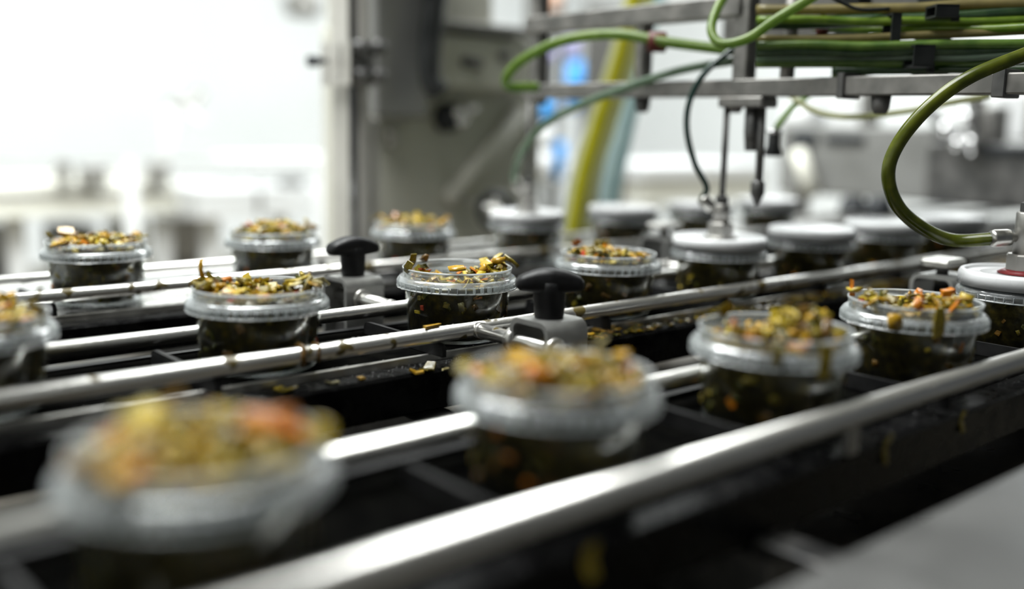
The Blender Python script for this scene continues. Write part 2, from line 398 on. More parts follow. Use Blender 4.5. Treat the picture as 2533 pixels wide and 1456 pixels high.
def clamp(cx, cy, label, knob='black', ang=rad(-35), ztop=-.0125, sc=1.0, rx=None):
    rx = cx if rx is None else rx
    t = thing('rail_clamp', label, 'clamp', (cx, cy, -.094), 'rail clamps')
    sharp(part(t, 'bracket', bracket_mb(cx+.016, cy, ztop, -.088, .044, .046, .0042), 'bracket_steel'), 30)
    part(t, 'post', MB().box(cx+.002, cx+.030, cy-.012, cy+.012, -.146, -.058, .001), 'steel_dark')
    part(t, 'clamp_bolt', MB().lathe([(0, -.010), (.0072, -.010), (.0072, .004), (.0055, .008), (0, .009)], (cx+.012, cy, -.040), 20, ax=(0, -1, 0)), 'chrome')
    part(t, 'bushing', MB().lathe([(.0062, -.004), (.0098, -.004), (.0098, .004), (.0062, .004)], (rx, cy-.024, RZ), 24, ax=(0, -1, 0)), 'steel')
    part(t, 'bushing', MB().lathe([(.0062, -.004), (.0098, -.004), (.0098, .004), (.0062, .004)], (rx, cy+.024, RZ), 24, ax=(0, 1, 0)), 'steel')
    if knob == 'black': knob_parts(t, cx+.016, cy, ztop, ang, sc)
    else:
        kb = part(t, 'stud', MB().lathe([(0, 0), (.006, 0), (.006, .010), (0, .010)], (cx+.016, cy, ztop), 16), 'steel_dark')
        part(t, 'cap', MB().box(cx-.004, cx+.036, cy-.016, cy+.016, ztop+.008, ztop+.016, .003), 'steel')
clamp(.53, .580, 'rail clamp with black T-knob in sharp focus, in front of the middle lane', ang=HEAD-pi/2+rad(4))
clamp(.519, .860, 'rail clamp with black T-knob standing behind the middle lane', ang=HEAD-pi/2+rad(38), sc=.98, rx=.53)
clamp(.985, .475, 'steel rail clamp with flat metal cap between nearest and middle lanes', 'steel', ztop=.000)
clamp(.985, .848, 'blurred steel rail clamp between middle and far lanes', 'steel', ztop=.004)

# pusher plates
def plate_mb(x, y0_, y1_, z0, z1):
    r = .006; pts = [(y0_, z0), (y1_, z0)] + [(y1_-r+r*cos(a), z1-r+r*sin(a)) for a in [pi/2*i/4 for i in range(5)]] + \
        [(y0_+r-r*sin(a), z1-r+r*cos(a)) for a in [pi/2*i/4 for i in range(5)]]
    n = len(pts); vs = [(x, a, b) for a, b in pts]+[(x+.004, a, b) for a, b in pts]
    fs = [tuple(range(n)), tuple(reversed(range(n, 2*n)))]+[(i, n+i, n+(i+1) % n, (i+1) % n) for i in range(n)]
    return MB().add(vs, fs)

# ------------------------------------------------------------------ tubs, relish, lids
def bentbit(mb, c, L, W, T, R, bend, mi, rng):
    vs = []; c = Vector(c)
    for i in range(3):
        u = (i-1)*.5; wj = W*(1-.35*rng.random()*abs(u)*2); off = bend*L*(u*u*4-.5)*.5
        for sy, sz in ((-1, -1), (1, -1), (1, 1), (-1, 1)):
            v = Vector((u*L*(1+.1*rng.uniform(-1, 1)), sy*wj*.5*(1+.25*rng.uniform(-1, 1)), sz*T*.5*(1+.3*rng.uniform(-1, 1))+off))
            vs.append(c + R @ v)
    fs = [(3, 2, 1, 0), (8, 9, 10, 11)]
    for i in range(2):
        for j in range(4): fs.append((i*4+j, i*4+(j+1) % 4, (i+1)*4+(j+1) % 4, (i+1)*4+j))
    mb.add(vs, fs, mi, rng.random() < .5)
def rrot(rng, flat=None):
    if flat is None: return Matrix.Rotation(rng.uniform(0, 2*pi), 3, 'Z') @ Matrix.Rotation(rng.uniform(0, pi), 3, 'X') @ Matrix.Rotation(rng.uniform(0, 2*pi), 3, 'Y')
    return Matrix.Rotation(rng.uniform(0, 2*pi), 3, 'Z') @ Matrix.Rotation(rng.gauss(0, flat), 3, 'X') @ Matrix.Rotation(rng.gauss(0, flat), 3, 'Y')
VN = [v[0] for v in VEG]
def pick(rng): return rng.choices(range(8), (26, 26, 20, 10, 10, 4, 5, 1.2))[0]
TB = .0535   # depth of the tub below the flange plane
def tub_meshes():
    o = MB().lathe([(0, -TB), (.041, -TB), (.0443, -TB+.0012), (.0455, -TB+.004), (.0487, -.006), (.0490, .001),
                    (.0484, .001), (.0480, -.006), (.0448, -TB+.004), (.043, -TB+.0022), (0, -TB+.0018)], n=72)
    body = o.build('tub_body', 'tub_clear')
    lip = MB().lathe([(.0490, .001), (.0500, .0100), (.0493, .0100), (.0483, .001), (.0490, .001)], n=72).build('lip', 'lip_clear')
    f = MB().lathe([(.0493, .003), (.0520, .0032), (.0533, .0022), (.0548, .0004), (.0552, -.0008), (.0552, -.0010), (.0540, -.0012), (.0520, .0012), (.0493, .0014), (.0493, .003)], n=72)
    sk = MB().lathe([(.0540, -.0010), (.0552, -.0010), (.0553, -.0060), (.0546, -.0060), (.0540, -.0010)], n=72)
    ln = MB().lathe([(.0544, -.0056), (.0556, -.0056), (.0556, -.0068), (.0544, -.0068), (.0544, -.0056)], n=72)
    ln.lathe([(.0493, .0098), (.0504, .0098), (.0505, .0110), (.0499, .0114), (.0493, .0110), (.0493, .0098)], n=72)
    for i in range(44):
        a = 2*pi*i/44; R = Matrix.Rotation(a, 3, 'Z')
        ln.box(.0490, .0556, -.0003, .0003, -.0060, -.0009, R=R, c=(0, 0, 0))
    f = f.build('flange', 'rim_milky'); sk = sk.build('skirt', 'rim_clear'); ln = ln.build('rim_ribs', 'rib_milky')
    return body, f, sk, ln, lip
PROTO = None
def make_tub(loc, label, rz):
    global PROTO
    t = thing('plastic_tub', label, 'tub', loc, 'clear relish tubs'); t.rotation_euler.z = rz
    if PROTO is None: PROTO = tub_meshes(); src = PROTO
    else:
        src = []
        for p in PROTO: c = p.copy(); COL.objects.link(c); src.append(c)
    for p in src: p.parent = t
    src[2].parent = src[1]; src[3].parent = src[1]
    return t
def make_relish(loc, label, seed, heap, level, lid=False, tilt=(0, 0), npcs=300, extra=(), drips=(), cluster=None):
    rng = random.Random(seed); cx, cy, cz = loc
    t = thing('vegetable_relish', label, 'relish', loc, 'relish in the tubs')
    # dark brined filling
    pr = [(0, -TB+.003), (.041, -TB+.003), (.0440, -TB+.006), (.0470, -.006), (.0474, level-.002), (.045, level)]
    part(t, 'brined_filling', MB().lathe(pr+[(0, level)], loc, 40), 'filling')
    mb = MB(); V = Vector(loc)
    # bits against the wall
    for i in range(46):
        a = rng.uniform(0, 2*pi); z = rng.uniform(-TB+.008, min(level, -.007)); r = .0452+(.0474-.0452)*((z+TB)/TB)
        R = Matrix.Rotation(a, 3, 'Z') @ Matrix.Rotation(rng.uniform(0, pi), 3, 'X')
        mi = rng.choices((0, 3, 4, 5, 7, 1, 6), (10, 10, 10, 1.6, .6, 1.0, .2))[0]
        bentbit(mb, V+Vector((r*cos(a), r*sin(a), z)), .0012, rng.uniform(.003, .009), rng.uniform(.002, .005), R, 0, mi, rng)
    if lid:
        part(t, 'wall_bits', mb, VN, kind='stuff'); return t
    def surf(x, y):
        h = heap*max(0, 1-(x*x+y*y)/.048**2)
        if cluster:
            h = 0
            for (ax, ay, rr, hh) in cluster: h = max(h, hh*max(0, 1-((x-ax)**2+(y-ay)**2)/rr**2))
        return level + h + tilt[0]*x + tilt[1]*y
    vs = [V+Vector((0, 0, surf(0, 0)-.003))]; fs = []; NR, NA = 10, 30
    for i in range(1, NR+1):
        for j in range(NA):
            a = 2*pi*j/NA; r = .0468*i/NR; x, y = r*cos(a), r*sin(a)
            vs.append(V+Vector((x, y, surf(x, y)-.003+rng.uniform(-.0016, .0022)*(i < NR))))
    fs = [(0, 1+j, 1+(j+1) % NA) for j in range(NA)]+[(1+(i-1)*NA+j, 1+i*NA+j, 1+i*NA+(j+1) % NA, 1+(i-1)*NA+(j+1) % NA) for i in range(1, NR) for j in range(NA)]
    part(t, 'relish_surface', MB().add(vs, fs, 0, True), 'veg_surface')
    for i in range(npcs):
        a = rng.uniform(0, 2*pi); r = .046*math.sqrt(rng.random()); x, y = r*cos(a), r*sin(a)
        sh = rng.random(); mi = pick(rng); z = surf(x, y)
        if cluster and z-level < .002 and rng.random() < .45: continue
        if sh < .45: L, W, T, bd = rng.uniform(.007, .016), rng.uniform(.004, .008), rng.uniform(.0007, .0016), rng.uniform(-.5, .5)
        elif sh < .75: L, W, T, bd = rng.uniform(.005, .009), rng.uniform(.004, .007), rng.uniform(.003, .005), 0
        else: L, W, T, bd = rng.uniform(.012, .022), rng.uniform(.002, .0035), rng.uniform(.0015, .0025), rng.uniform(-.3, .3)
        z += rng.uniform(-.004, .002); lim = .046-L*.42
        if math.hypot(x, y) > lim: x *= lim/math.hypot(x, y); y *= lim/math.hypot(x, y)*1.0
        bentbit(mb, V+Vector((x, y, z)), L, W, T, rrot(rng, .45), bd, mi, rng)
    part(t, 'chopped_vegetables', mb, VN, kind='stuff')
    for (er, eb, ez, L, W, T, mi) in extra:
        m1 = MB(); bentbit(m1, V+Vector((.754, -.657, 0))*er+Vector((.657, .754, 0))*eb+Vector((0, 0, ez)), L, W, T, rrot(rng, .35) if L < .03 and W > .004 else Matrix.Rotation(pi/2-.1, 3, 'Y'), .15, 0, rng)
        part(t, 'vegetable_piece', m1, VN[mi])
    for (er, ez, L, W, mi) in drips:
        up, sd, fc = Vector((0, 0, 1)), Vector((.754, -.657, 0)), Vector((.657, .754, 0)); rr = math.sqrt(.0572**2-er*er)
        m1 = MB(); bentbit(m1, V+sd*er-fc*rr+up*ez, L, W, .0022, Matrix((up, sd, up.cross(sd))).transposed(), .05, 0, rng)
        part(t, 'hanging_strand', m1, VN[mi])
    # larger pieces that can be told apart, some hanging on the rim
    for i in range(14):
        a = rng.uniform(0, 2*pi); rim = i < 6
        r = rng.uniform(.0465, .0505) if rim else .036*math.sqrt(rng.random()); x, y = r*cos(a), r*sin(a)
        z = .0125+rng.uniform(-.001, .004) if rim else surf(x, y)+.003
        mi = rng.choices((0, 1, 2, 3, 5, 6), (5, 7, 7, 3, 2.2, 2))[0]; m1 = MB()
        L, W, T = rng.uniform(.009, .017), rng.uniform(.005, .009), rng.uniform(.0009, .0026)
        bentbit(m1, V+Vector((x, y, z)), L, W, T, rrot(rng, .6), rng.uniform(-.6, .6), 0, rng)
        part(t, 'vegetable_piece', m1, VN[mi])
    return t
def make_filling():
    m, nt, b = new_mat('filling'); v = objcoord(nt, 1.0); n = noise(nt, v, 110, 2, .6)
    r = ramp(nt, n.outputs[0], [(.36, (.016, .012, .002)), (.55, (.050, .037, .005)), (.72, (.12, .085, .010))])
    nt.links.new(r.outputs[0], b.inputs['Base Color']); setin(b, Roughness=.3, Specular_IOR_Level=.4); bump(nt, b, n.outputs[0], .5, .002)
make_filling()
def make_lid(loc, label):
    V = Vector(loc)
    t = thing('tub_lid', label, 'lid', loc, 'white tub lids')
    part(t, 'lid_rim', MB().lathe([(.0480, .0135), (.0490, .0165), (.0505, .0178), (.0530, .0170), (.0546, .0140), (.0550, .0042), (.0538, .0042), (.0534, .0120), (.0516, .0128), (.0510, .0118), (.0480, .0118), (.0480, .0135)], loc, 64), 'lid_plastic')
    part(t, 'lid_panel', MB().lathe([(0, .0146), (.036, .0146), (.0362, .0151), (.0375, .0151), (.0378, .0146), (.0483, .0146), (.0483, .0125), (0, .0125)], loc, 64), 'lid_plastic')
    return t
OPEN = [('D', .160, 'large blurred'), ('D', .362, ''), ('D', .561, ''), ('D', .750, ''),
        ('C', .150, ''), ('C', .358, ''), ('C', .557, ''), ('C', .757, ''), ('B', .355, ''), ('B', .560, ''), ('B', .764, '')]
LID = [('D', .951), ('C', .945), ('C', 1.137), ('C', 1.322), ('C', 1.508), ('B', .966), ('B', 1.170), ('B', 1.365), ('B', 1.562)]
ORD = ['first', 'second', 'third', 'fourth', 'fifth', 'sixth', 'seventh', 'eighth', 'ninth']
LOOK = {('D', 0): 'big blurred tub closest to the camera', ('D', 1): 'blurred tub at centre bottom', ('D', 2): 'slightly blurred tub at lower right',
        ('D', 3): 'sharp tub at right with an orange piece on top', ('C', 0): 'tub cut off by the left picture edge', ('C', 1): 'heaped tub left of the black T-knobs',
        ('C', 2): 'sharp half-empty tub between the two black T-knobs', ('C', 3): 'tub just right of the front black T-knob', ('B', 0): 'leftmost tub of the far lane',
        ('B', 1): 'tub of the far lane before the white background', ('B', 2): 'blurred tub below the grey machine housing'}
SPEC = {('D', 0): dict(heap=.012, level=.003, extra=((.026, .016, .016, .022, .016, .006, 5), (.034, .008, .014, .016, .012, .005, 5), (-.018, .0, .017, .02, .014, .006, 1), (-.03, .02, .015, .016, .014, .006, 6))), ('D', 1): dict(heap=.010, level=.004, extra=((-.012, -.026, .015, .018, .013, .007, 5), (.02, -.005, .015, .018, .012, .005, 1), (-.02, .0, .015, .02, .012, .005, 2))), ('D', 2): dict(drips=((.018, .000, .022, .007, 0), (-.012, .003, .010, .006, 0)), heap=.006, level=.002, cluster=[(.015, -.01, .03, .018), (-.025, .0, .02, .008)]),
        ('D', 3): dict(drips=((-.004, .003, .022, .009, 0), (-.033, .001, .012, .010, 2)), heap=.004, level=.003, cluster=[(-.005, -.036, .018, .013), (-.035, .015, .015, .012), (.02, .0, .02, .007)], extra=((.028, .006, .016, .010, .007, .005, 5), (.035, -.012, .014, .011, .010, .007, 1), (-.042, -.008, .010, .009, .008, .003, 7), (-.046, .012, .017, .014, .004, .002, 5))), ('C', 0): dict(heap=.008, level=.004),
        ('C', 1): dict(heap=.006, level=.004, cluster=[(-.03, .02, .02, .012), (.03, -.015, .018, .012), (0, .02, .02, .006), (-.02, -.03, .016, .006)], extra=((-.028, .004, .014, .012, .006, .004, 5), (-.046, .006, .022, .016, .003, .003, 2), (-.034, -.02, .013, .014, .006, .003, 1), (-.012, -.03, .010, .013, .008, .003, 2))),
        ('C', 2): dict(heap=.0, level=-.003, npcs=230, cluster=[(.022, -.018, .022, .015), (.036, -.020, .014, .015), (-.02, .02, .010, .012), (.01, -.03, .02, .006)], extra=((.038, .004, .017, .012, .008, .004, 2), (.026, .006, .014, .015, .010, .003, 1))),
        ('C', 3): dict(heap=.006, level=.004), ('B', 0): dict(heap=.010, level=.004, tilt=(0.0, -.05), extra=((.006, -.034, .011, .013, .010, .004, 5), (-.008, -.02, .015, .012, .010, .005, 2), (-.036, .010, .018, .016, .012, .004, 2))), ('B', 1): dict(heap=.014, level=.004), ('B', 2): dict(heap=.011, level=.004)}
cnt = {'D': 0, 'C': 0, 'B': 0}
for i, (k, x, _) in enumerate(OPEN):
    j = cnt[k]; cnt[k] += 1; loc = (x, LANES[k], BED+TB+.0002); L = LOOK[(k, j)]
    make_tub(loc, 'clear open-topped plastic %s' % L, i*.7)
    make_relish(loc, 'chopped vegetable relish filling the %s' % L.replace('leftmost', 'leftmost'), 100+i, **SPEC[(k, j)])
    px = x-.066
    tag(plate_mb(px, LANES[k]-.066, LANES[k]+.055, BED+.0004, -.0405).build('pusher_plate', 'flight_plastic'), 'dark pusher plate behind the %s' % L, 'plate', 'pusher plates')
lidn = {'D': 0, 'C': 0, 'B': 0}
for i, (k, x) in enumerate(LID):
    j = lidn[k]; lidn[k] += 1; loc = (x, LANES[k], BED+TB+.0002)
    who = {('D', 0): 'at the right edge under the sharp head', ('C', 0): 'under the middle suction head',
           ('B', 0): 'under the far blurred suction head'}.get((k, j), '%s right of the %s suction head' % (ORD[j-1], {'C': 'middle', 'B': 'far'}.get(k)))
    make_tub(loc, 'clear closed relish tub %s' % who, i*.9)
    make_relish(loc, 'dark relish inside the closed tub %s' % who, 300+i, 0, .006, lid=True)
    make_lid(loc, 'round white plastic lid on the tub %s' % who)
    px = x-.066
    tag(plate_mb(px, LANES[k]-.066, LANES[k]+.055, BED+.0004, -.0405).build('pusher_plate', 'flight_plastic'), 'dark grey pusher plate by the closed tub %s' % who, 'plate', 'pusher plates')

# ------------------------------------------------------------------ lidding gantry
GX = .95
g = thing('lidding_gantry', 'grey steel gantry of crossbars and posts above the lanes', 'gantry', (GX, .7, .18))
part(g, 'lower_bar', MB().box(GX-.014, GX+.014, .25, 1.06, .178, .197, .0015), 'gantry_steel')
part(g, 'upper_bar', MB().box(GX-.014, GX+.014, .70, 1.06, .266, .288, .0015), 'gantry_steel')
def at_bar(px, py): return P(px, py, X=GX)
for px, wd, z0, z1 in ((1333, .018, .17, .62), (1592, .013, .196, .285), (1842, .020, .196, .62)):
    y = at_bar(px, 150).y
    part(g, 'post', MB().box(GX-.010, GX+.010, y-wd/2, y+wd/2, z0, z1, .0015), 'gantry_steel')
a, b = at_bar(1945, 205), at_bar(1968, -60)
R = Matrix.Rotation(0, 3, 'X')
part(g, 'post', MB().tube([a, b], .008, 8), 'gantry_steel')
part(g, 'bar_collar', MB().box(GX-.017, GX+.017, at_bar(2100, 200).y-.004, at_bar(2100, 200).y+.004, .175, .201, .001), 'steel_dark')
part(g, 'bar_collar', MB().box(GX-.017, GX+.017, at_bar(2490, 200).y-.006, at_bar(2490, 200).y+.006, .175, .201, .001), 'steel_dark')
for px in (1820, 2180, 1590):
    c = at_bar(px, 238); part(g, 'mounting_nut', MB().lathe([(0, -.018), (.006, -.018), (.009, -.012), (.010, 0), (0, 0)], (GX, c.y, .178), 14), 'steel_dark')
c = at_bar(1850, 240); part(g, 'mounting_block', MB().box(GX-.016, GX+.016, c.y-.030, c.y+.030, .166, .178, .002), 'gantry_steel')
c = at_bar(1862, 300); part(g, 'actuator', MB().lathe([(0, 0), (.007, 0), (.009, .02), (.009, .05), (0, .05)], (GX, c.y, .118), 20), 'steel_dark')
c1, c2 = at_bar(1887, 240), at_bar(1876, 470)
part(g, 'plunger_rod', MB().tube([c1, c2], .0045, 12), 'steel_dark')
part(g, 'plunger_tip', MB().lathe([(0, -.010), (.002, -.009), (.008, .004), (.008, .016), (.005, .020), (0, .020)], at_bar(1873, 488), 18), 'steel_dark')
# long manifold behind the bars carrying the hoses
part(g, 'manifold_plate', MB().box(GX+.28, GX+.30, .40, .95, .270, .62, .002), 'gantry_steel')
for px in (1990, 2195): 
    y = P(px, 100, X=GX+.02).y
    part(g, 'hanger', MB().box(GX+.10, GX+.13, y-.014, y+.014, .197, .62, .001), 'black_rubber')
# outer frame of the gantry standing on the floor
for y in (.252,):
    part(g, 'leg', MB().box(GX+.06, GX+.10, y-.010, y+.010, FLOOR, .62, .003), 'gantry_steel')
part(g, 'top_beam', MB().box(GX-.02, GX+.10, .232, 1.565, .62, .67, .003), 'gantry_steel')

def head(cx, cy, ztop, label, sc=1.0, body_h=.036, rod=True, red=True, fit=(-.754, .657, 0), fz=.026):
    t = thing('suction_head', label, 'suction head', (cx, cy, ztop), 'suction heads')
    z = ztop
    part(t, 'suction_disc', MB().lathe([(0, 0), (.021*sc, 0), (.022*sc, .001), (.016*sc, .004), (0, .004)], (cx, cy, z), 32), 'red_rubber' if red else 'steel_dull')
    part(t, 'collar', MB().lathe([(0, .0035), (.0160*sc, .0035), (.0162*sc, .017), (.0150*sc, .0185), (0, .0185)], (cx, cy, z), 8, smooth=False), 'steel_dull')
    part(t, 'body', MB().lathe([(0, .0185), (.0108*sc, .0185), (.0108*sc, .0185+body_h), (.0095*sc, .020+body_h), (0, .020+body_h)], (cx, cy, z), 32), 'steel_dull')
    part(t, 'top_nut', MB().lathe([(0, 0), (.008*sc, 0), (.008*sc, .008), (.004, .010), (0, .010)], (cx, cy, z+.020+body_h), 6, smooth=False), 'steel_dark')
    if rod: part(t, 'rod', MB().tube([(cx, cy, z+.028+body_h), (cx, cy, .178)], .0036, 12), 'steel_dark')
    d = Vector(fit).normalized(); c = Vector((cx, cy, z+fz))
    f = part(t, 'hose_fitting', MB().lathe([(0, .008), (.0042*sc, .008), (.0045*sc, .014), (.0072*sc, .015), (.0080*sc, .018), (.0080*sc, .030), (.0072*sc, .033), (0, .033)], c, 20, ax=d), 'steel')
    return c + d*.032
LT = BED+TB+.0002+.0148
tip1 = head(.951, .376, LT, 'sharp steel suction head with red pad at the right edge', 1.0, .037, fz=.034, fit=(-.754, .657, -.06))
tip2 = head(.945, .716, LT, 'steel suction head with dark green hose over the middle lane', .92, .020, red=False, fit=(-.60, .52, .75), fz=.024)
tip3 = head(.966, 1.078, LT, 'blurred suction head over the far lane', .92, .020, red=False, fit=(-.5, .43, .85), fz=.020)

# ------------------------------------------------------------------ hoses
def hose(name, label, pts, r, mat, k=8, cat='hose', group='air hoses'):
    o = MB().tube(smooth_path(pts, k), r, 14).build(name, mat); tag(o, label, cat, group); return o
def pp(lst, D): return [P(x, y, D=(D if not hasattr(D, '__len__') else D[0]+(D[1]-D[0])*i/(len(lst)-1))) for i, (x, y) in enumerate(lst)]
hose('air_hose', 'thick olive green hose curving down to the sharp suction head at right',
     pp([(2640, 95), (2533, 135), (2400, 190), (2300, 262), (2225, 350), (2197, 430), (2222, 510), (2285, 565), (2360, 594)], (.86, .93))+[tip1-Vector((-.004, .004, 0))], .0062, 'hose_olive')
hose('air_hose', 'thin dark green hose arching down to the middle suction head', pp([(1838, 105), (1795, 135), (1740, 185), (1706, 250), (1699, 320), (1717, 400), (1748, 462)], (1.12, 1.15))+[tip2], .0036, 'hose_dark')
hose('air_hose', 'light green hose looping out to the left of the gantry', pp([(1330, 215), (1262, 214), (1253, 190), (1290, 150), (1370, 108), (1460, 88), (1550, 87), (1640, 103), (1760, 118), (1850, 128)], (1.30, 1.12)), .0062, 'hose_green')
hose('air_hose', 'grey green hose running down to the blurred suction head', [tip3]+pp([(1272, 430), (1292, 375), (1345, 310), (1440, 258), (1560, 212), (1690, 172), (1830, 148)], (1.40, 1.13)), .0050, 'hose_grey_green')
hose('air_hose', 'green hose loop beside the tall gantry post', pp([(1812, -40), (1775, 20), (1760, 75), (1785, 108), (1850, 95), (1920, 48), (1990, 5), (2050, -30)], (1.08, 1.0)), .0050, 'hose_green')
hose('air_hose', 'pale yellow hose sagging below the lower crossbar', pp([(1955, 236), (2010, 272), (2095, 289), (2230, 277), (2330, 258), (2450, 236)], (1.22, 1.12)), .0036, 'hose_pale')
hose('air_hose', 'short light green hose ending in a black connector', pp([(2005, 232), (1965, 262), (1935, 296), (1920, 316)], 1.22), .0040, 'hose_light')
c = P(1914, 350, D=1.22)
cn = thing('hose_connector', 'black barrel connector hanging on the short green hose', 'connector', c)
part(cn, 'barrel', MB().lathe([(0, -.018), (.010, -.018), (.011, -.012), (.008, -.006), (.0075, .014), (0, .016)], c, 20), 'black_rubber')
part(cn, 'ring', MB().lathe([(.0075, .010), (.0095, .010), (.0095, .014), (.0075, .014), (.0075, .010)], c, 20), 'chrome')
BUN = [((1872, 22), (2533, 2), 'hose_tan', .0052, 'dull tan'), ((1872, 60), (2533, 22), 'hose_deep', .0070, 'deep olive'), ((1872, 48), (2533, 48), 'hose_bright', .0042, 'bright green upper'),
       ((2010, 68), (2533, 62), 'hose_bright', .0040, 'bright green lower'), ((1872, 95), (2533, 72), 'hose_tan', .0040, 'thin tan'), ((1872, 112), (2533, 102), 'hose_mid', .0046, 'mid green'),
       ((1872, 130), (2533, 116), 'hose_deep', .0050, 'deep green'), ((1872, 142), (2533, 130), 'hose_grey_green', .0044, 'bluish green'), ((1872, 158), (2533, 138), 'hose_mid', .0046, 'leaf green'),
       ((2060, 185), (2533, 128), 'hose_mid', .0042, 'slanting green'), ((2060, 176), (2533, 160), 'hose_deep', .0046, 'lowest dark green')]
rng = random.Random(5)
for i, (a, b, mt, r, nm) in enumerate(BUN):
    z0, z1 = 1.05+.012*rng.uniform(-1, 1), .93+.012*rng.uniform(-1, 1)
    pts = []
    for j in range(7):
        u = j/6; pts.append(P(a[0]+(b[0]+120-a[0])*u, a[1]+(b[1]-a[1])*u+rng.uniform(-3, 3)+5*sin(u*pi), D=z0+(z1-z0)*u))
    hose('air_hose', '%s hose in the bundle at upper right' % nm, pts, r, mt, 5, group='bundled hoses')
hose('cable', 'thin black cable crossing the hose bundle', pp([(2050, -10), (2090, 10), (2130, 24), (2200, 22)], 1.0), .0018, 'black_rubber', cat='cable')
for (px, py, w_, h_, D, nm) in ((2273, 140, .020, .019, .985, 'in the middle'), (2205, 75, .009, .030, 1.0, 'on the left'), (2330, 30, .022, .010, .97, 'at the top')):
    c = P(px, py, D=D); t = thing('hose_clip', 'black plastic hose clip %s of the hose bundle' % nm, 'clip', c, 'hose clips')
    q = Vector((.657, .754, 0)); u = Vector((.754, -.657, 0))
    def obox(cc, a, b, h): 
        return [tuple(cc+u*(sx*a)+q*(sy*b)+Vector((0, 0, sz*h))) for sx in (-1, 1) for sy in (-1, 1) for sz in (-1, 1)]
    FS = [(0, 1, 3, 2), (4, 6, 7, 5), (0, 4, 5, 1), (2, 3, 7, 6), (0, 2, 6, 4), (1, 5, 7, 3)]
    part(t, 'strap', MB().add(obox(c-q*.012, w_/2, .0015, h_/2), FS), 'black_rubber')
    part(t, 'strap', MB().add(obox(c+q*.012, w_/2, .0015, h_/2), FS), 'black_rubber')
    for e in (-1, 1): part(t, 'tongue', MB().add(obox(c+Vector((0, 0, e*h_*.5)), w_/2, .0135, .001), FS), 'black_rubber')
    part(t, 'tail', MB().add(obox(c+u*(w_*.62)-Vector((0, 0, h_*.55)), .003, .003, h_*.25), FS), 'black_rubber')
c = P(2035, 62, D=1.05)
vt = thing('valve_tag', 'small dark red valve hanging in the hose bundle', 'valve', c)
part(vt, 'valve_body', MB().lathe([(0, -.012), (.006, -.010), (.007, 0), (.004, .004), (0, .004)], c, 14), 'rust_red')
part(vt, 'stem', MB().tube([c+Vector((0, 0, .003)), c+Vector((0, 0, .02))], .0025, 10), 'black_rubber')
hose('feed_hose', 'thick translucent yellow hose hanging down behind the gantry', pp([(1600, -60), (1580, 0), (1545, 130), (1490, 300), (1445, 450), (1425, 590), (1416, 690)], 1.75), .026, 'hose_pale', group='feed hoses')
hose('feed_hose', 'bright yellow hose hanging in front of the pale one', pp([(1590, -60), (1565, 10), (1535, 140), (1480, 310), (1440, 450), (1415, 590), (1407, 690)], 1.70), .0115, 'hose_yellow', group='feed hoses')
hose('feed_hose', 'pale icy clear hose right of the yellow hoses', pp([(1640, -60), (1600, 60), (1565, 220), (1540, 330), (1510, 470), (1500, 590), (1495, 680)], 1.85), .020, 'hose_ice', group='feed hoses')
# hose gathering at the middle of the gantry
c = P(1625, 104, D=1.17); tag(MB().lathe([(.0065, -.012), (.012, -.010), (.012, .010), (.0065, .012), (.0065, -.012)], c, 16, ax=(RGT.x, RGT.y, 0)).build('hose_sleeve', 'rust_red'), 'dark reddish sleeve around the light green hose', 'sleeve')

# ------------------------------------------------------------------ machine column and housing on the far side
YC = 1.36
def xs(px, Y=YC, py=400): return P(px, py, Y=Y).x
cl = thing('machine_column', 'pale aluminium double column with clamp block left of the housing', 'column', (xs(880), YC, FLOOR))
part(cl, 'front_profile', MB().box(xs(822, YC+.05), xs(866), YC, YC+.05, FLOOR, .9, .004), 'column_alu')
part(cl, 'slot', MB().box(xs(866), xs(889), YC+.004, YC+.05, FLOOR, .9), 'dark_slot')
part(cl, 'slot_lip', MB().box(xs(868), xs(874), YC+.001, YC+.0035, FLOOR, .9), 'chrome')
part(cl, 'rear_profile', MB().box(xs(889), xs(918), YC, YC+.05, FLOOR, .9, .004), 'column_alu')
part(cl, 'flank_profile', MB().box(xs(918, py=450), xs(950, py=450), YC+.01, YC+.05, FLOOR, P(940, 290, Y=YC).z, .003), 'column_alu')
z0, z1 = P(830, 208, Y=YC-.03).z, P(830, 98, Y=YC-.03).z
cb = part(cl, 'clamp_block', MB().box(xs(798, YC+.055), xs(866, YC-.03), YC-.03, YC+.055, z0, z1, .004), 'column_alu')
part(cl, 'clamp_plate', MB().box(xs(866, YC-.03), xs(948, YC-.03), YC-.012, YC+.002, z0, z1, .004), 'grey_plate')
for px, py in ((890, 118), (935, 118), (890, 188), (935, 188)):
    c = P(px, py, Y=YC-.02); part(cl, 'bolt', MB().lathe([(0, -.012), (.012, -.012), (.013, 0), (.011, .012), (0, .013)], c, 16, ax=(0, -1, 0)), 'steel_dark')
c = P(806, 151, Y=YC+.03); c2 = P(764, 151, Y=YC+.03)
part(cl, 'handle', MB().tube([c, c.lerp(c2, .35), c.lerp(c2, .5), c2], [.005, .005, .008, .009], 12), 'dark_slot')

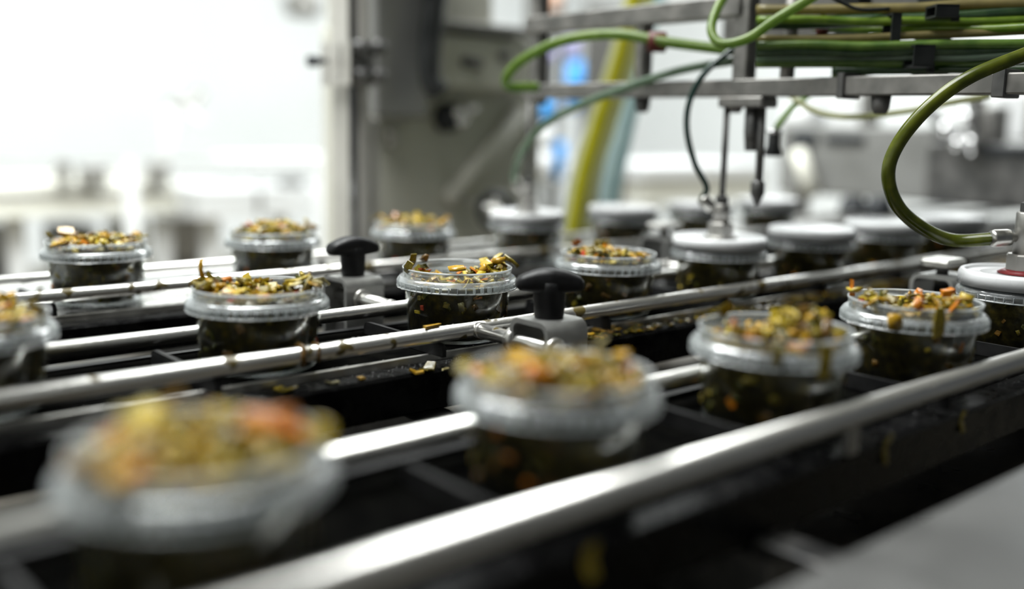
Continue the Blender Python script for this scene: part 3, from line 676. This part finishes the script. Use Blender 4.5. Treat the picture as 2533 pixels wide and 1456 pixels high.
YH = 1.62
hs = thing('machine_housing', 'large grey beige machine housing behind the far lane', 'machine', (1.2, YH, FLOOR))
XR = xs(1338, YH); XL = xs(930, YH)
part(hs, 'back_panel', MB().box(XL, XR, YH, YH+.20, FLOOR, P(1200, 78, Y=YH).z, .004), 'housing_paint')
part(hs, 'top_section', MB().box(XL, xs(1235, YH, 30), YH+.02, YH+.18, P(1200, 78, Y=YH).z, 1.0, .004), 'housing_paint')
part(hs, 'cover_plate', MB().box(xs(927, YH-.05), xs(1062, YH-.05), YH-.05, YH-.002, P(1000, 292, Y=YH-.05).z, 1.0, .006), 'grey_plate')
part(hs, 'dark_gap_tube', MB().tube(smooth_path(pp([(1082, -90), (1074, 20), (1064, 110), (1064, 190), (1088, 232)], 1.84), 6), .021, 12), 'black_rubber')  # solid black tube standing in for the darkness of the open gap
z0, z1 = P(1200, 222, Y=YH-.06).z, P(1200, 92, Y=YH-.06).z
bx = part(hs, 'control_box', MB().box(xs(1092, YH-.06, 150), xs(1318, YH-.06, 150), YH-.06, YH-.001, z0, z1, .005), 'housing_paint')
part(hs, 'box_rail', MB().box(xs(1092, YH-.07, 150), xs(1318, YH-.07, 150), YH-.075, YH-.001, P(1200, 84, Y=YH-.06).z, P(1200, 60, Y=YH-.06).z, .003), 'gantry_steel')
for px, py in ((1157, 152), (1182, 158), (1250, 138)):
    c = P(px, py, Y=YH-.068); part(bx, 'button', MB().lathe([(0, -.008), (.011, -.008), (.011, .004), (.008, .008), (0, .008)], c, 16, ax=(0, -1, 0)), 'steel_dark')
c = P(1110, 290, Y=YH-.012); part(hs, 'shaft_boss', MB().lathe([(0, -.012), (.030, -.012), (.028, .01), (.016, .02), (0, .02)], c, 24, ax=(0, -1, 0)), 'dark_slot')
for px, py in ((1131, 276), (1162, 270), (1140, 300)):
    c = P(px, py, Y=YH-.03); part(hs, 'bolt', MB().lathe([(0, -.03), (.008, -.03), (.012, 0), (.010, .012), (0, .014)], c, 14, ax=(0, -1, 0)), 'chrome')
for px, py in ((968, 330), (972, 352)):
    c = P(px, py, Y=YH-.006); part(hs, 'bolt', MB().lathe([(0, -.006), (.012, -.006), (.010, .006), (0, .008)], c, 14, ax=(0, -1, 0)), 'steel')
# angled brace across the housing face
a, b = P(1110, 500, Y=YH-.012), P(1290, 270, Y=YH-.012)
part(hs, 'brace', MB().tube([a, b], .022, 4), 'housing_paint')
# round black handwheel
c = P(1225, 520, Y=1.36); hw = thing('handwheel', 'black rubber ring handwheel beside the blurred suction head', 'wheel', c)
dv = Vector((-.75, -.45, 0)).normalized(); uu = Vector((0, 0, 1)); vv = dv.cross(uu)
ring = [c+(uu*cos(t)+vv*sin(t))*.030 for t in [2*pi*i/28 for i in range(29)]]
part(hw, 'ring', MB().tube(ring, .0075, 12, cap=False), 'black_rubber')
part(hw, 'hub', MB().lathe([(0, -.012), (.010, -.012), (.010, .012), (0, .012)], c, 16, ax=dv), 'steel')
part(hw, 'spoke', MB().tube([c-uu*.029, c+uu*.029], .004, 8), 'steel')
part(hw, 'axle', MB().tube([c, Vector((c.x+.12, YH+.005, c.z))], .006, 10), 'steel')

# ------------------------------------------------------------------ steel machine at the right behind the lanes
X2 = 2.2
def yz(px, py, X=X2): p = P(px, py, X=X); return p.y, p.z
rm = thing('capping_machine', 'blurred grey steel machine bridging the lanes at right', 'machine', (X2+.3, 1.1, FLOOR))
yl, _ = yz(1925, 400); yr, _ = yz(2308, 400); ye = .242
part(rm, 'main_box', MB().box(X2, X2+.35, yr, yl, -.012, P(2150, 312, X=X2).z, .006), 'grey_plate')
part(rm, 'side_box', MB().box(X2-.04, X2+.35, ye, yr-.004, -.012, P(2420, 352, X=X2).z, .006), 'steel_dark')
for y in (ye+.006, yl+.02):
    part(rm, 'leg', MB().box(X2+.1, X2+.16, y-.02, y+.02, FLOOR, .15, .004), 'steel_dull')
def rp(name, px, py, pw, ph, mat, X=X2+.05, dep=.08, bev=.004):
    c = P(px, py, X=X); s_ = c.length/FPX*.9
    part(rm, name, MB().box(c.x, c.x+dep, c.y-pw*s_/2/.9, c.y+pw*s_/2/.9, c.z-ph*s_/2, c.z+ph*s_/2, bev), mat)
c = P(1990, 292, X=X2+.05); part(rm, 'white_roller', MB().lathe([(0, -.045), (.034, -.045), (.034, .045), (0, .045)], c, 24, ax=(0, 1, 0)), 'white_plastic')
rp('hopper', 2085, 285, 85, 105, 'white_plastic'); rp('hopper_foot', 2085, 345, 100, 22, 'dark_slot', X2-.01); rp('motor_foot', 1985, 345, 60, 40, 'dark_slot', X2-.01)
rp('strut', 2132, 270, 16, 110, 'steel_dull'); rp('strut', 2390, 300, 16, 120, 'steel_dull', X2-.05); rp('strut', 2440, 320, 26, 110, 'steel_dull', X2-.02)
rp('white_panel', 2500, 290, 70, 110, 'white_plastic', X2+.12); rp('ledge', 2500, 372, 130, 22, 'dark_slot', X2-.05)
part(rm, 'linkage', MB().tube([P(2290, 265, X=X2-.02), P(2405, 375, X=X2-.06)], .014, 12), 'steel_dark')
part(rm, 'linkage', MB().tube([P(2385, 250, X=X2-.05), P(2412, 380, X=X2-.07)], .011, 12), 'chrome')
for px, py in ((2393, 290), (2405, 352), (2340, 320), (2370, 355)):
    c = P(px, py, X=X2-.08); part(rm, 'bolt', MB().lathe([(0, -.02), (.012, -.02), (.016, 0), (.010, .012), (0, .014)], c, 14, ax=(-1, -.6, 0)), 'chrome')
part(rm, 'drain_pipe', MB().tube([P(1975, 375, X=X2-.02), P(1990, 420, X=X2-.03), P(2015, 480, X=X2-.03)], .021, 14), 'cream_plastic')
for px in (2110, 2175):
    c = P(px, 512, X=X2-.15); tg = thing('adjusting_knob', 'dark round knob before the capping machine, %s one' % ('left' if px < 2150 else 'right'), 'knob', c, 'machine knobs')
    part(tg, 'cap', MB().lathe([(0, -.02), (.030, -.02), (.032, 0), (.022, .022), (0, .026)], c, 20), 'dark_slot')
    part(tg, 'stem', MB().tube([c-Vector((0, 0, .02)), Vector((c.x, c.y, BED+.001))], .010, 12), 'steel')

# ------------------------------------------------------------------ far hall: pale conveyors, pipes, blue drums
YF = 4.0
def bxp(parent, name, x0, x1, y0, y1, mat, Y=YF, dep=.3, bev=.006):
    a = P(x0, y1, Y=Y); b = P(x1, y0, Y=Y); m_ = P((x0+x1)/2, (y0+y1)/2, Y=Y)
    zc = m_.z; h = abs(y1-y0)/FPX*(m_-CAM).dot(fwd)/2
    return part(parent, name, MB().box(min(a.x, b.x), max(a.x, b.x), Y, Y+dep, zc-h, zc+h, bev), mat)
fc = thing('packing_conveyor', 'long cream conveyor far away at the left', 'conveyor', (1.6, YF, FLOOR))
bxp(fc, 'belt_body', -400, 436, 452, 540, 'cream_plastic', dep=.6)
bxp(fc, 'guard_strip', -400, 436, 478, 488, 'steel_dull', YF-.02, .02)
for x0, x1 in ((40, 62), (400, 424)):
    bxp(fc, 'leg', x0, x1, 540, 900, 'white_plastic', YF+.1, .06)
hr = thing('barrier_rail', 'thin double steel rail in front of the cream conveyor', 'rail', (2.2, YF-.29, FLOOR))
for y in (402, 437): bxp(hr, 'bar', -400, 830, y-2, y+2, 'steel_dull', YF-.29, .02, .002)
for x in (330, 790): bxp(hr, 'upright', x, x+10, 400, 1000, 'white_plastic', YF-.29, .02, .002)
for x0, x1, y0, y1 in ((205, 268, 412, 453), (372, 420, 404, 453), (150, 175, 396, 453)):
    bxp(fc, 'sensor_box', x0, x1, y0, y1, 'steel_dull', YF-.08, .06)
fb = thing('white_cabinet', 'bright white cabinet far away behind the far lane', 'cabinet', (3.2, YF+.2, FLOOR))
bxp(fb, 'body', 490, 830, 462, 535, 'white_plastic', YF-.2, .5)
bxp(fb, 'panel_seam', 640, 646, 470, 530, 'steel_dull', YF-.21, .01, 0)
for x0, x1 in ((520, 545), (690, 715)): bxp(fb, 'leg', x0, x1, 535, 900, 'white_plastic', YF-.1, .06)
bxp(fb, 'latch', 700, 755, 442, 460, 'steel_dark', YF-.2, .05)
bxp(fb, 'top_tray', 600, 830, 385, 402, 'white_plastic', YF-.15, .3)
for x0 in (606, 812): bxp(fb, 'tray_post', x0, x0+12, 400, 464, 'white_plastic', YF-.1, .03)
tp = thing('swivel_tap', 'pale grey pipe stand with angled spout far away', 'pipe', P(415, 400, Y=YF+.1))
part(tp, 'post', MB().tube([P(415, 405, Y=YF+.1), P(418, 262, Y=YF+.1)], .020, 12), 'white_plastic')
part(tp, 'arm', MB().tube([P(412, 262, Y=YF+.1), P(475, 255, Y=YF+.1), P(500, 225, Y=YF+.1)], .022, 12), 'steel_dull')
part(tp, 'spout', MB().tube([P(455, 262, Y=YF+.1), P(500, 310, Y=YF+.1)], .016, 12), 'white_plastic')
lp = thing('hanging_lamp', 'small grey blurred fixture high on the white wall', 'fixture', P(748, 15, Y=5.5))
part(lp, 'shade', MB().lathe([(0, -.07), (.09, -.07), (.12, .02), (.05, .08), (0, .08)], P(748, 10, Y=5.5), 20), 'steel_dull')
part(lp, 'hanger', MB().tube([P(748, 5, Y=5.5), Vector((P(748, 5, Y=5.5).x, 5.5, 2.8))], .012, 8), 'steel_dull')
for i, (x0, x1, y0, y1, mt, nm) in enumerate(((-20, 48, 566, 640, 'grey_plate', 'dark crate under the left end of the cream conveyor'), (155, 240, 560, 640, 'grey_plate', 'dark crate under the middle of the cream conveyor'),
        (315, 365, 548, 640, 'cream_plastic', 'beige bin under the cream conveyor'), (428, 500, 540, 640, 'steel_dull', 'grey box between cream conveyor and white cabinet'))):
    c = P((x0+x1)/2, (y0+y1)/2, Y=YF+.25); t = thing('storage_crate', nm, 'crate', (c.x, YF+.25, FLOOR), 'crates under the far conveyor')
    o = bxp(t, 'body', x0, x1, y0, y1, mt, YF+.25, .25); zb = P((x0+x1)/2, y1, Y=YF+.25).z
    part(t, 'stand', MB().box(P(x0+6, y1, Y=YF+.25).x, P(x1-6, y1, Y=YF+.25).x, YF+.27, YF+.48, FLOOR, zb+.01), 'steel_dark')
    bxp(t, 'lip', x0-2, x1+2, y0, y0+8, mt, YF+.245, .26)
# machinery glimpsed through the gantry
YB = 2.9
bm = thing('bottling_stand', 'blue and white rollers on a stand seen through the gantry', 'stand', (P(1380, 400, Y=YB).x, YB, FLOOR))
def roll(px, y0, y1, pw, mat, nm='roller'):
    a, b = P(px, y0, Y=YB), P(px, y1, Y=YB); r = pw/2/FPX*(a-CAM).dot(fwd); part(bm, nm, MB().tube([Vector((b.x, b.y, b.z)), Vector((b.x, b.y, a.z))], r, 18), mat)
roll(1346, 240, 305, 40, 'blue_plastic'); roll(1346, 306, 372, 40, 'white_plastic'); roll(1340, 375, 440, 46, 'white_plastic')
roll(1418, 150, 275, 42, 'blue_plastic'); roll(1414, 96, 149, 32, 'violet_plastic'); roll(1382, 350, 440, 30, 'blue_plastic')
roll(1373, -40, 32, 34, 'peach_plastic'); roll(1360, 120, 150, 22, 'violet_plastic')
a = P(1380, 470, Y=YB+.12)
for px in (1376, 1318): 
    c = P(px, 300, Y=YB+.1); part(bm, 'frame_post', MB().box(c.x-.02, c.x+.02, YB+.1, YB+.14, FLOOR, .75, .003), 'gantry_steel')
bxp(bm, 'shelf', 1330, 1440, 440, 448, 'white_plastic', YB, .14)
bxp(bm, 'side_plate', 1440, 1560, 20, 560, 'gantry_steel', YB+.2, .03)
wt = thing('work_table', 'white table far behind the gantry posts', 'table', (P(1700, 420, Y=3.2).x, 3.2, FLOOR))
bxp(wt, 'top', 1585, 1900, 405, 440, 'white_plastic', 3.0, .5)
bxp(wt, 'apron', 1590, 1890, 440, 500, 'cream_plastic', 3.02, .4)
for x0 in (1600, 1860): bxp(wt, 'leg', x0, x0+24, 500, 1100, 'white_plastic', 3.05, .06)

# ------------------------------------------------------------------ front cover sheet at lower right
fcv = thing('front_cover', 'out of focus grey steel cover sheet at bottom right corner', 'cover', (.9, .1, -.06))
part(fcv, 'sheet', MB().box(.02, 2.25, -.30, .236, -.065, -.061, .001), 'cover_steel')
part(fcv, 'folded_edge', MB().box(.02, 2.25, .2325, .236, -.085, -.0655), 'cover_steel')
part(fcv, 'support_post', MB().box(.10, .14, -.28, -.24, FLOOR, -.0655), 'steel_dull')
part(fcv, 'support_post', MB().box(2.1, 2.14, -.28, -.24, FLOOR, -.0655), 'steel_dull')
for x in (.47, .95):
    part(fcv, 'stay_bar', MB().box(x-.012, x+.012, .236, .312, -.094, -.088, .001), 'steel_dark')

# ------------------------------------------------------------------ scraps and water
rng = random.Random(11)
def scrap(p, L, W, T, mi, label, R=None, name='vegetable_scrap', bend=.3):
    m1 = MB(); bentbit(m1, (0, 0, 0), L, W, T, R or rrot(rng, .15), bend, 0, rng)
    o = m1.build(name, VN[mi]); o.location = p; tag(o, label, 'scrap', 'vegetable scraps'); return o
c = P(1066, 812, Y=.6555); scrap((c.x, .6545, RZ+.0082), .017, .0035, .0022, 2, 'straight yellow stalk lying on the rail by the front T-knob', Matrix.Rotation(rad(8), 3, 'Z'), 'stalk_scrap', 0)
def on_beam(px, py, k='C', z=-.0590): return P(px, py, Z=z+.0014)
for px, py, L, W, mi, lb in ((705, 962, .016, .009, 1, 'bright yellow leaf scrap on the middle side beam, leftmost'), (1030, 918, .012, .007, 2, 'orange brown scrap hanging at the middle beam edge'),
        (1058, 908, .020, .010, 0, 'dark green wilted leaf on the middle side beam'), (1102, 912, .005, .005, 6, 'tiny white flake on the middle side beam'),
        (820, 945, .011, .006, 6, 'pale scrap on the wet part of the middle beam'), (895, 935, .006, .005, 2, 'small ochre scrap on the wet middle beam')):
    scrap(on_beam(px, py), L, W, .0014, mi, lb)
for px, py, L, W, mi, lb in ((985, 1190, .012, .008, 5, 'orange curled carrot peel in the tray gap'), (1020, 1192, .010, .005, 2, 'ochre sliver beside the orange peel in the tray gap'),
        (850, 1225, .009, .004, 1, 'small yellow shred at the left of the tray gap')):
    c = P(px, py, Z=-.096); scrap((c.x, c.y, -.0955+.0012 if False else c.z), L, W, .0015, mi, lb)
for px, py, L, W, mi, lb in ((2195, 1072, .020, .006, 0, 'olive strand hanging over the nearest beam, left one'), (2380, 1040, .016, .006, 0, 'olive strand hanging over the nearest beam, right one'), (1460, 1385, .018, .009, 1, 'blurred yellow green scrap on the nearest beam')):
    c = P(px, py, Y=.3125); scrap((c.x, .3117, min(c.z, -.064)), L, W, .0012, mi, lb, Matrix.Rotation(pi/2, 3, 'X') @ Matrix.Rotation(rng.uniform(-.4, .4)+pi/2, 3, 'Z'))
for px, py, mi, lb in ((742, 890, 3, 'brown smear wrapped on the rail below the heaped tub'), (780, 880, 3, 'thin rusty smear on the rail right of the brown smear')):
    c = P(px, py, Y=.6555); rr = .0071; arc = [Vector((c.x+.001*sin(t*3), .6555-rr*sin(t), RZ+rr*cos(t))) for t in [pi*1.0*i/10-.5 for i in range(11)]]
    tag(MB().tube(arc, .0012 if lb[0] == 't' else .0022, 8).build('vegetable_smear', VN[mi]), lb, 'smear', 'rail smears')
# piles of scraps on the middle rail's clamps and along the beds
mb = MB()
for i in range(520):
    x = rng.uniform(.60, 1.7); y = rng.uniform(.646, .667)
    bentbit(mb, (x, y, -.0590+.0012+rng.uniform(0, .001)), rng.uniform(.004, .011), rng.uniform(.002, .005), .0012, rrot(rng, .15), .1, rng.choices((0, 1, 2, 3, 4, 5), (8, 4, 3, 5, 5, .4))[0], rng)
tag(mb.build('beam_scraps', VN), 'litter of olive vegetable scraps along the middle beam, right half', 'scraps', kind='stuff')
mb = MB()
for i in range(260):
    x = rng.uniform(-.1, 2.0); y = rng.uniform(.225, .30)
    bentbit(mb, (x, rng.uniform(.48, .63) if i % 2 else rng.uniform(.29, .31), -.1452+.0008), rng.uniform(.004, .012), rng.uniform(.002, .006), .0012, rrot(rng, .1), .1, rng.choices((0, 1, 2, 3, 4, 5), (8, 3, 3, 5, 5, 1))[0], rng)
tag(mb.build('tray_scraps', VN), 'scattered vegetable scraps in the drip tray between lanes', 'scraps', kind='stuff')
def drops(name, label, fn, n, seed, r0=.0004, r1=.0014):
    rg = random.Random(seed); mb = MB()
    for i in range(n):
        p = fn(rg); r = rg.uniform(r0, r1)*rg.random()**.5
        mb.lathe([(r, -.0002), (r*.95, r*.35), (r*.6, r*.75), (0, r*.9)], p, 7)
    tag(mb.build(name, 'water'), label, 'water', kind='stuff')
drops('water_droplets', 'glinting water droplets on top of the middle side beam', lambda g_: (g_.uniform(.36, .56), g_.uniform(.6445, .668), -.0590), 420, 1)
drops('water_droplets', 'water droplets on the edge strip of the middle lane', lambda g_: (g_.uniform(.2, 1.2), g_.uniform(.6692, .6728), BED), 220, 2)
drops('water_droplets', 'water droplets on top of the nearest side beam', lambda g_: (g_.uniform(.1, 1.2), g_.uniform(.3145, .338), -.0590), 420, 3)
def raildrop(g_):
    y = .6555; t = g_.uniform(-1.0, 1.0); return (g_.uniform(.2, 1.3), y+.0066*sin(t), RZ+.0066*cos(t)-.0001)
drops('water_droplets', 'fine water droplets beaded on the middle lane camera-side rail', raildrop, 380, 4, .0004, .0011)
